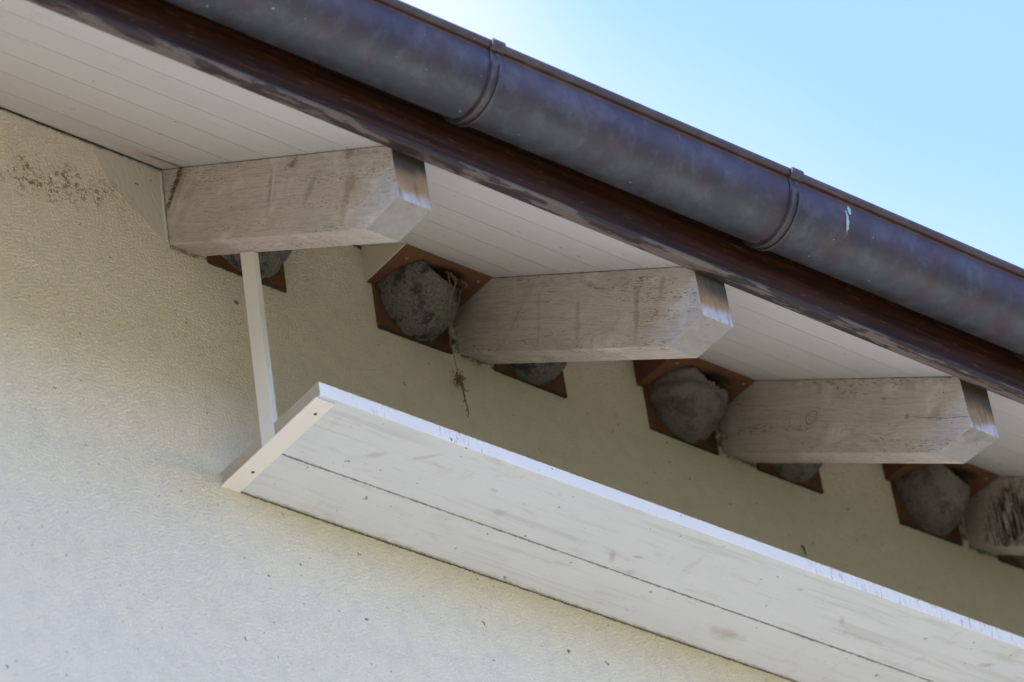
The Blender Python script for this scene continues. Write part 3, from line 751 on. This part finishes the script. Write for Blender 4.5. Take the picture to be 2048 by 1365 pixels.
for k in (0, 1, 2, 3):
    nest(k*S+.205, k+5, NA[k], 1, M_wedgeb, notch=(.35, .75), depth=.36)

# ------------------------------------------------------------------ droppings shelf
XS, ZS, TS, YS, YJ = .0776, -.6289, .0349, .3536, .1495
shelf = thing('droppings_shelf', 'long white two-board shelf on the wall below the nests', 'shelf', (XS, 0, ZS))
def sobj(name, bm, m, **k):
    o = obj(name, bm, m, **k); o.parent = shelf; o.matrix_parent_inverse = Matrix.Translation((-XS, 0, -ZS)); return o
def long_board(y0, y1, seed):
    bm = bmesh.new(); L = 3.9; n = 60
    ch = .002
    base = [(y0, ZS), (y1, ZS), (y1, ZS+TS), (y0, ZS+TS)]
    prism_x(bm, base, XS, XS+L, n)
    for v in bm.verts:
        wv = noise.noise(Vector((v.co.x*.9, seed, 0)))*.0008
        v.co.z += wv; 
        if abs(v.co.y + YJ) < .01: v.co.y += noise.noise(Vector((v.co.x*5, seed*3, 1)))*.0006
    return bm
b1 = long_board(-.002, -YJ+.0011, 1); b2 = long_board(-YJ-.0011, -YS, 2)
def paint_front(bm, yl):
    for f in bm.faces:
        c = f.calc_center_median()
        if abs(c.y + yl) < .004: f.material_index = 1
        if c.x < XS+.001: f.material_index = 2
M_shend = mat_simple('rough_sawn_end', (.52, .46, .38), (.34, .29, .23), 70)
paint_front(b2, YS); paint_front(b1, 9)
sobj('board', b1, [M_board, M_edge, M_shend], bevel=.0012); sobj('board', b2, [M_board, M_edge, M_shend], bevel=.0012)
# hanger strip with a small return flange, and strap under the end
bm = bmesh.new()
zt = -.135*TA - .003
yh0, yh1 = -.1965, -.1520
add_box(bm, (XS-.0045, yh0, ZS-.0035), (XS-.0005, yh1, -yh1*0-.152*TA-.001))
add_box(bm, (XS-.0005, yh0, ZS+TS+.001), (XS+.0095, yh0+.004, -.1965*TA-.002))
for v in bm.verts:
    if v.co.z > -.2: v.co.z = v.co.y*TA - .0008
sobj('hanger', bm, M_strap, bevel=.0008)
bm = bmesh.new(); add_box(bm, (XS-.0048, -.3445, ZS-.0045), (XS+.0430, -.0015, ZS-.0005))
st = sobj('strap', bm, M_strap, bevel=.0008)
for yy in (-.300, -.075):
    bm = bmesh.new(); disc(bm, (XS+.026, yy, ZS-.0042), (0, 0, -1), .0042, .0014); s = obj('screw', bm, M_hole, st)
    s.matrix_parent_inverse = Matrix.Identity(4)
M2 = Matrix.Translation((0, 0, 0))

# ------------------------------------------------------------------ dried roots
rt = thing('dried_root', 'pale dried root straggling from the nest entrance down over its grey bowl', 'dried root', (.69, -.10, .09))
def robj(name, bm, m, t): 
    o = obj(name, bm, m, smooth=True); o.parent = t; o.matrix_parent_inverse = Matrix.Translation(-t.location); return o
F = Vector((0, -.012, 0))
bm = bmesh.new()
tube(bm, wobble([(.690, -.136, .098), (.698, -.136, .075), (.692, -.133, .052), (.684, -.128, .030), (.682, -.122, .005)], .0016, 1), .0017, .0013)
tube(bm, wobble([(.702, -.134, .092), (.700, -.136, .078), (.6945, -.134, .058)], .0014, 4), .0014, .0018)
tube(bm, wobble([(.684, -.135, .090), (.680, -.136, .070), (.686, -.134, .056)], .0018, 3), .0013, .0010)
robj('main_strand', bm, M_root, rt)
bm = bmesh.new(); tube(bm, wobble([(.682, -.122, .005), (.668, -.122, .001), (.655, -.118, -.012), (.640, -.114, -.036), (.622, -.110, -.064)], .0008, 2), .0009, .0018)
robj('side_strand', bm, M_root, rt)
bm = bmesh.new(); tube(bm, wobble([(.682, -.122, .005), (.690, -.108, .000), (.6985, -.090, -.0096), (.7242, -.060, -.0443), (.7571, -.030, -.0396), (.7597, -.030, -.0892)], .0009, 5), .0010, .0009)
robj('hanging_strand', bm, M_root, rt)
rr = random.Random(11); bm = bmesh.new()
for k in range(22):
    f = rr.random(); a = Vector((.672 + .06*f, -.136 + .004*rr.random(), .098 - .01*f))
    tube(bm, wobble([a, a + Vector((rr.uniform(-.007, .007), -.002, -rr.uniform(.004, .022)))], .0015, k), .0009, .0005, 4)
o = robj('frayed_fibres', bm, M_root, rt); o['kind'] = 'stuff'
ct = thing('root_clump', 'small brown tangle of root hanging on a thread below the first full nest', 'dried root', (.764, -.03, -.12))
bm = bmesh.new()
rr = random.Random(5)
for k in range(46):
    c = Vector((.7625, -.03, -.106)) + Vector((rr.gauss(0, .004), rr.gauss(0, .004), rr.gauss(0, .008)))
    d = Vector((rr.uniform(-1, 1), rr.uniform(-1, 1), rr.uniform(-1, .8))).normalized()*rr.uniform(.006, .017)
    tube(bm, wobble([c, c + d*.6, c + d + Vector((0, 0, -.004))], .0012, k), .0012, .0005, 4)
robj('tangle', bm, M_rootd, ct)['kind'] = 'stuff'
bm = bmesh.new()
tube(bm, wobble([(.7635, -.03, -.112), (.768, -.031, -.130), (.7700, -.03, -.150), (.7690, -.03, -.168), (.7745, -.03, -.188), (.7730, -.03, -.206), (.7690, -.03, -.214)], .0014, 8), .0030, .0009)
robj('tail', bm, M_root, ct)
for k, (a, b, c) in enumerate((((.757, -.03, -.118), (.751, -.032, -.128), (.7555, -.03, -.143)), ((.770, -.03, -.132), (.780, -.03, -.137), (.789, -.03, -.130)),
                ((.769, -.03, -.165), (.764, -.03, -.171), (.762, -.03, -.176)), ((.772, -.03, -.19), (.768, -.03, -.196), (.7665, -.03, -.200)))):
    bm = bmesh.new(); tube(bm, wobble([a, b, c], .0006, k), .0013, .0006); robj('branch', bm, M_rootd, ct)

# a curled twig fragment stuck on the plaster
bm = bmesh.new(); tube(bm, wobble([(1.7985, -.003, -.206), (1.8005, -.006, -.214), (1.8050, -.004, -.222), (1.8055, -.003, -.230)], .0005, 2), .0024, .0012)
o = obj('twig', bm, M_hole, smooth=True); o['label'] = 'tiny dark curled twig stuck to the plaster just above the long shelf'; o['category'] = 'twig'
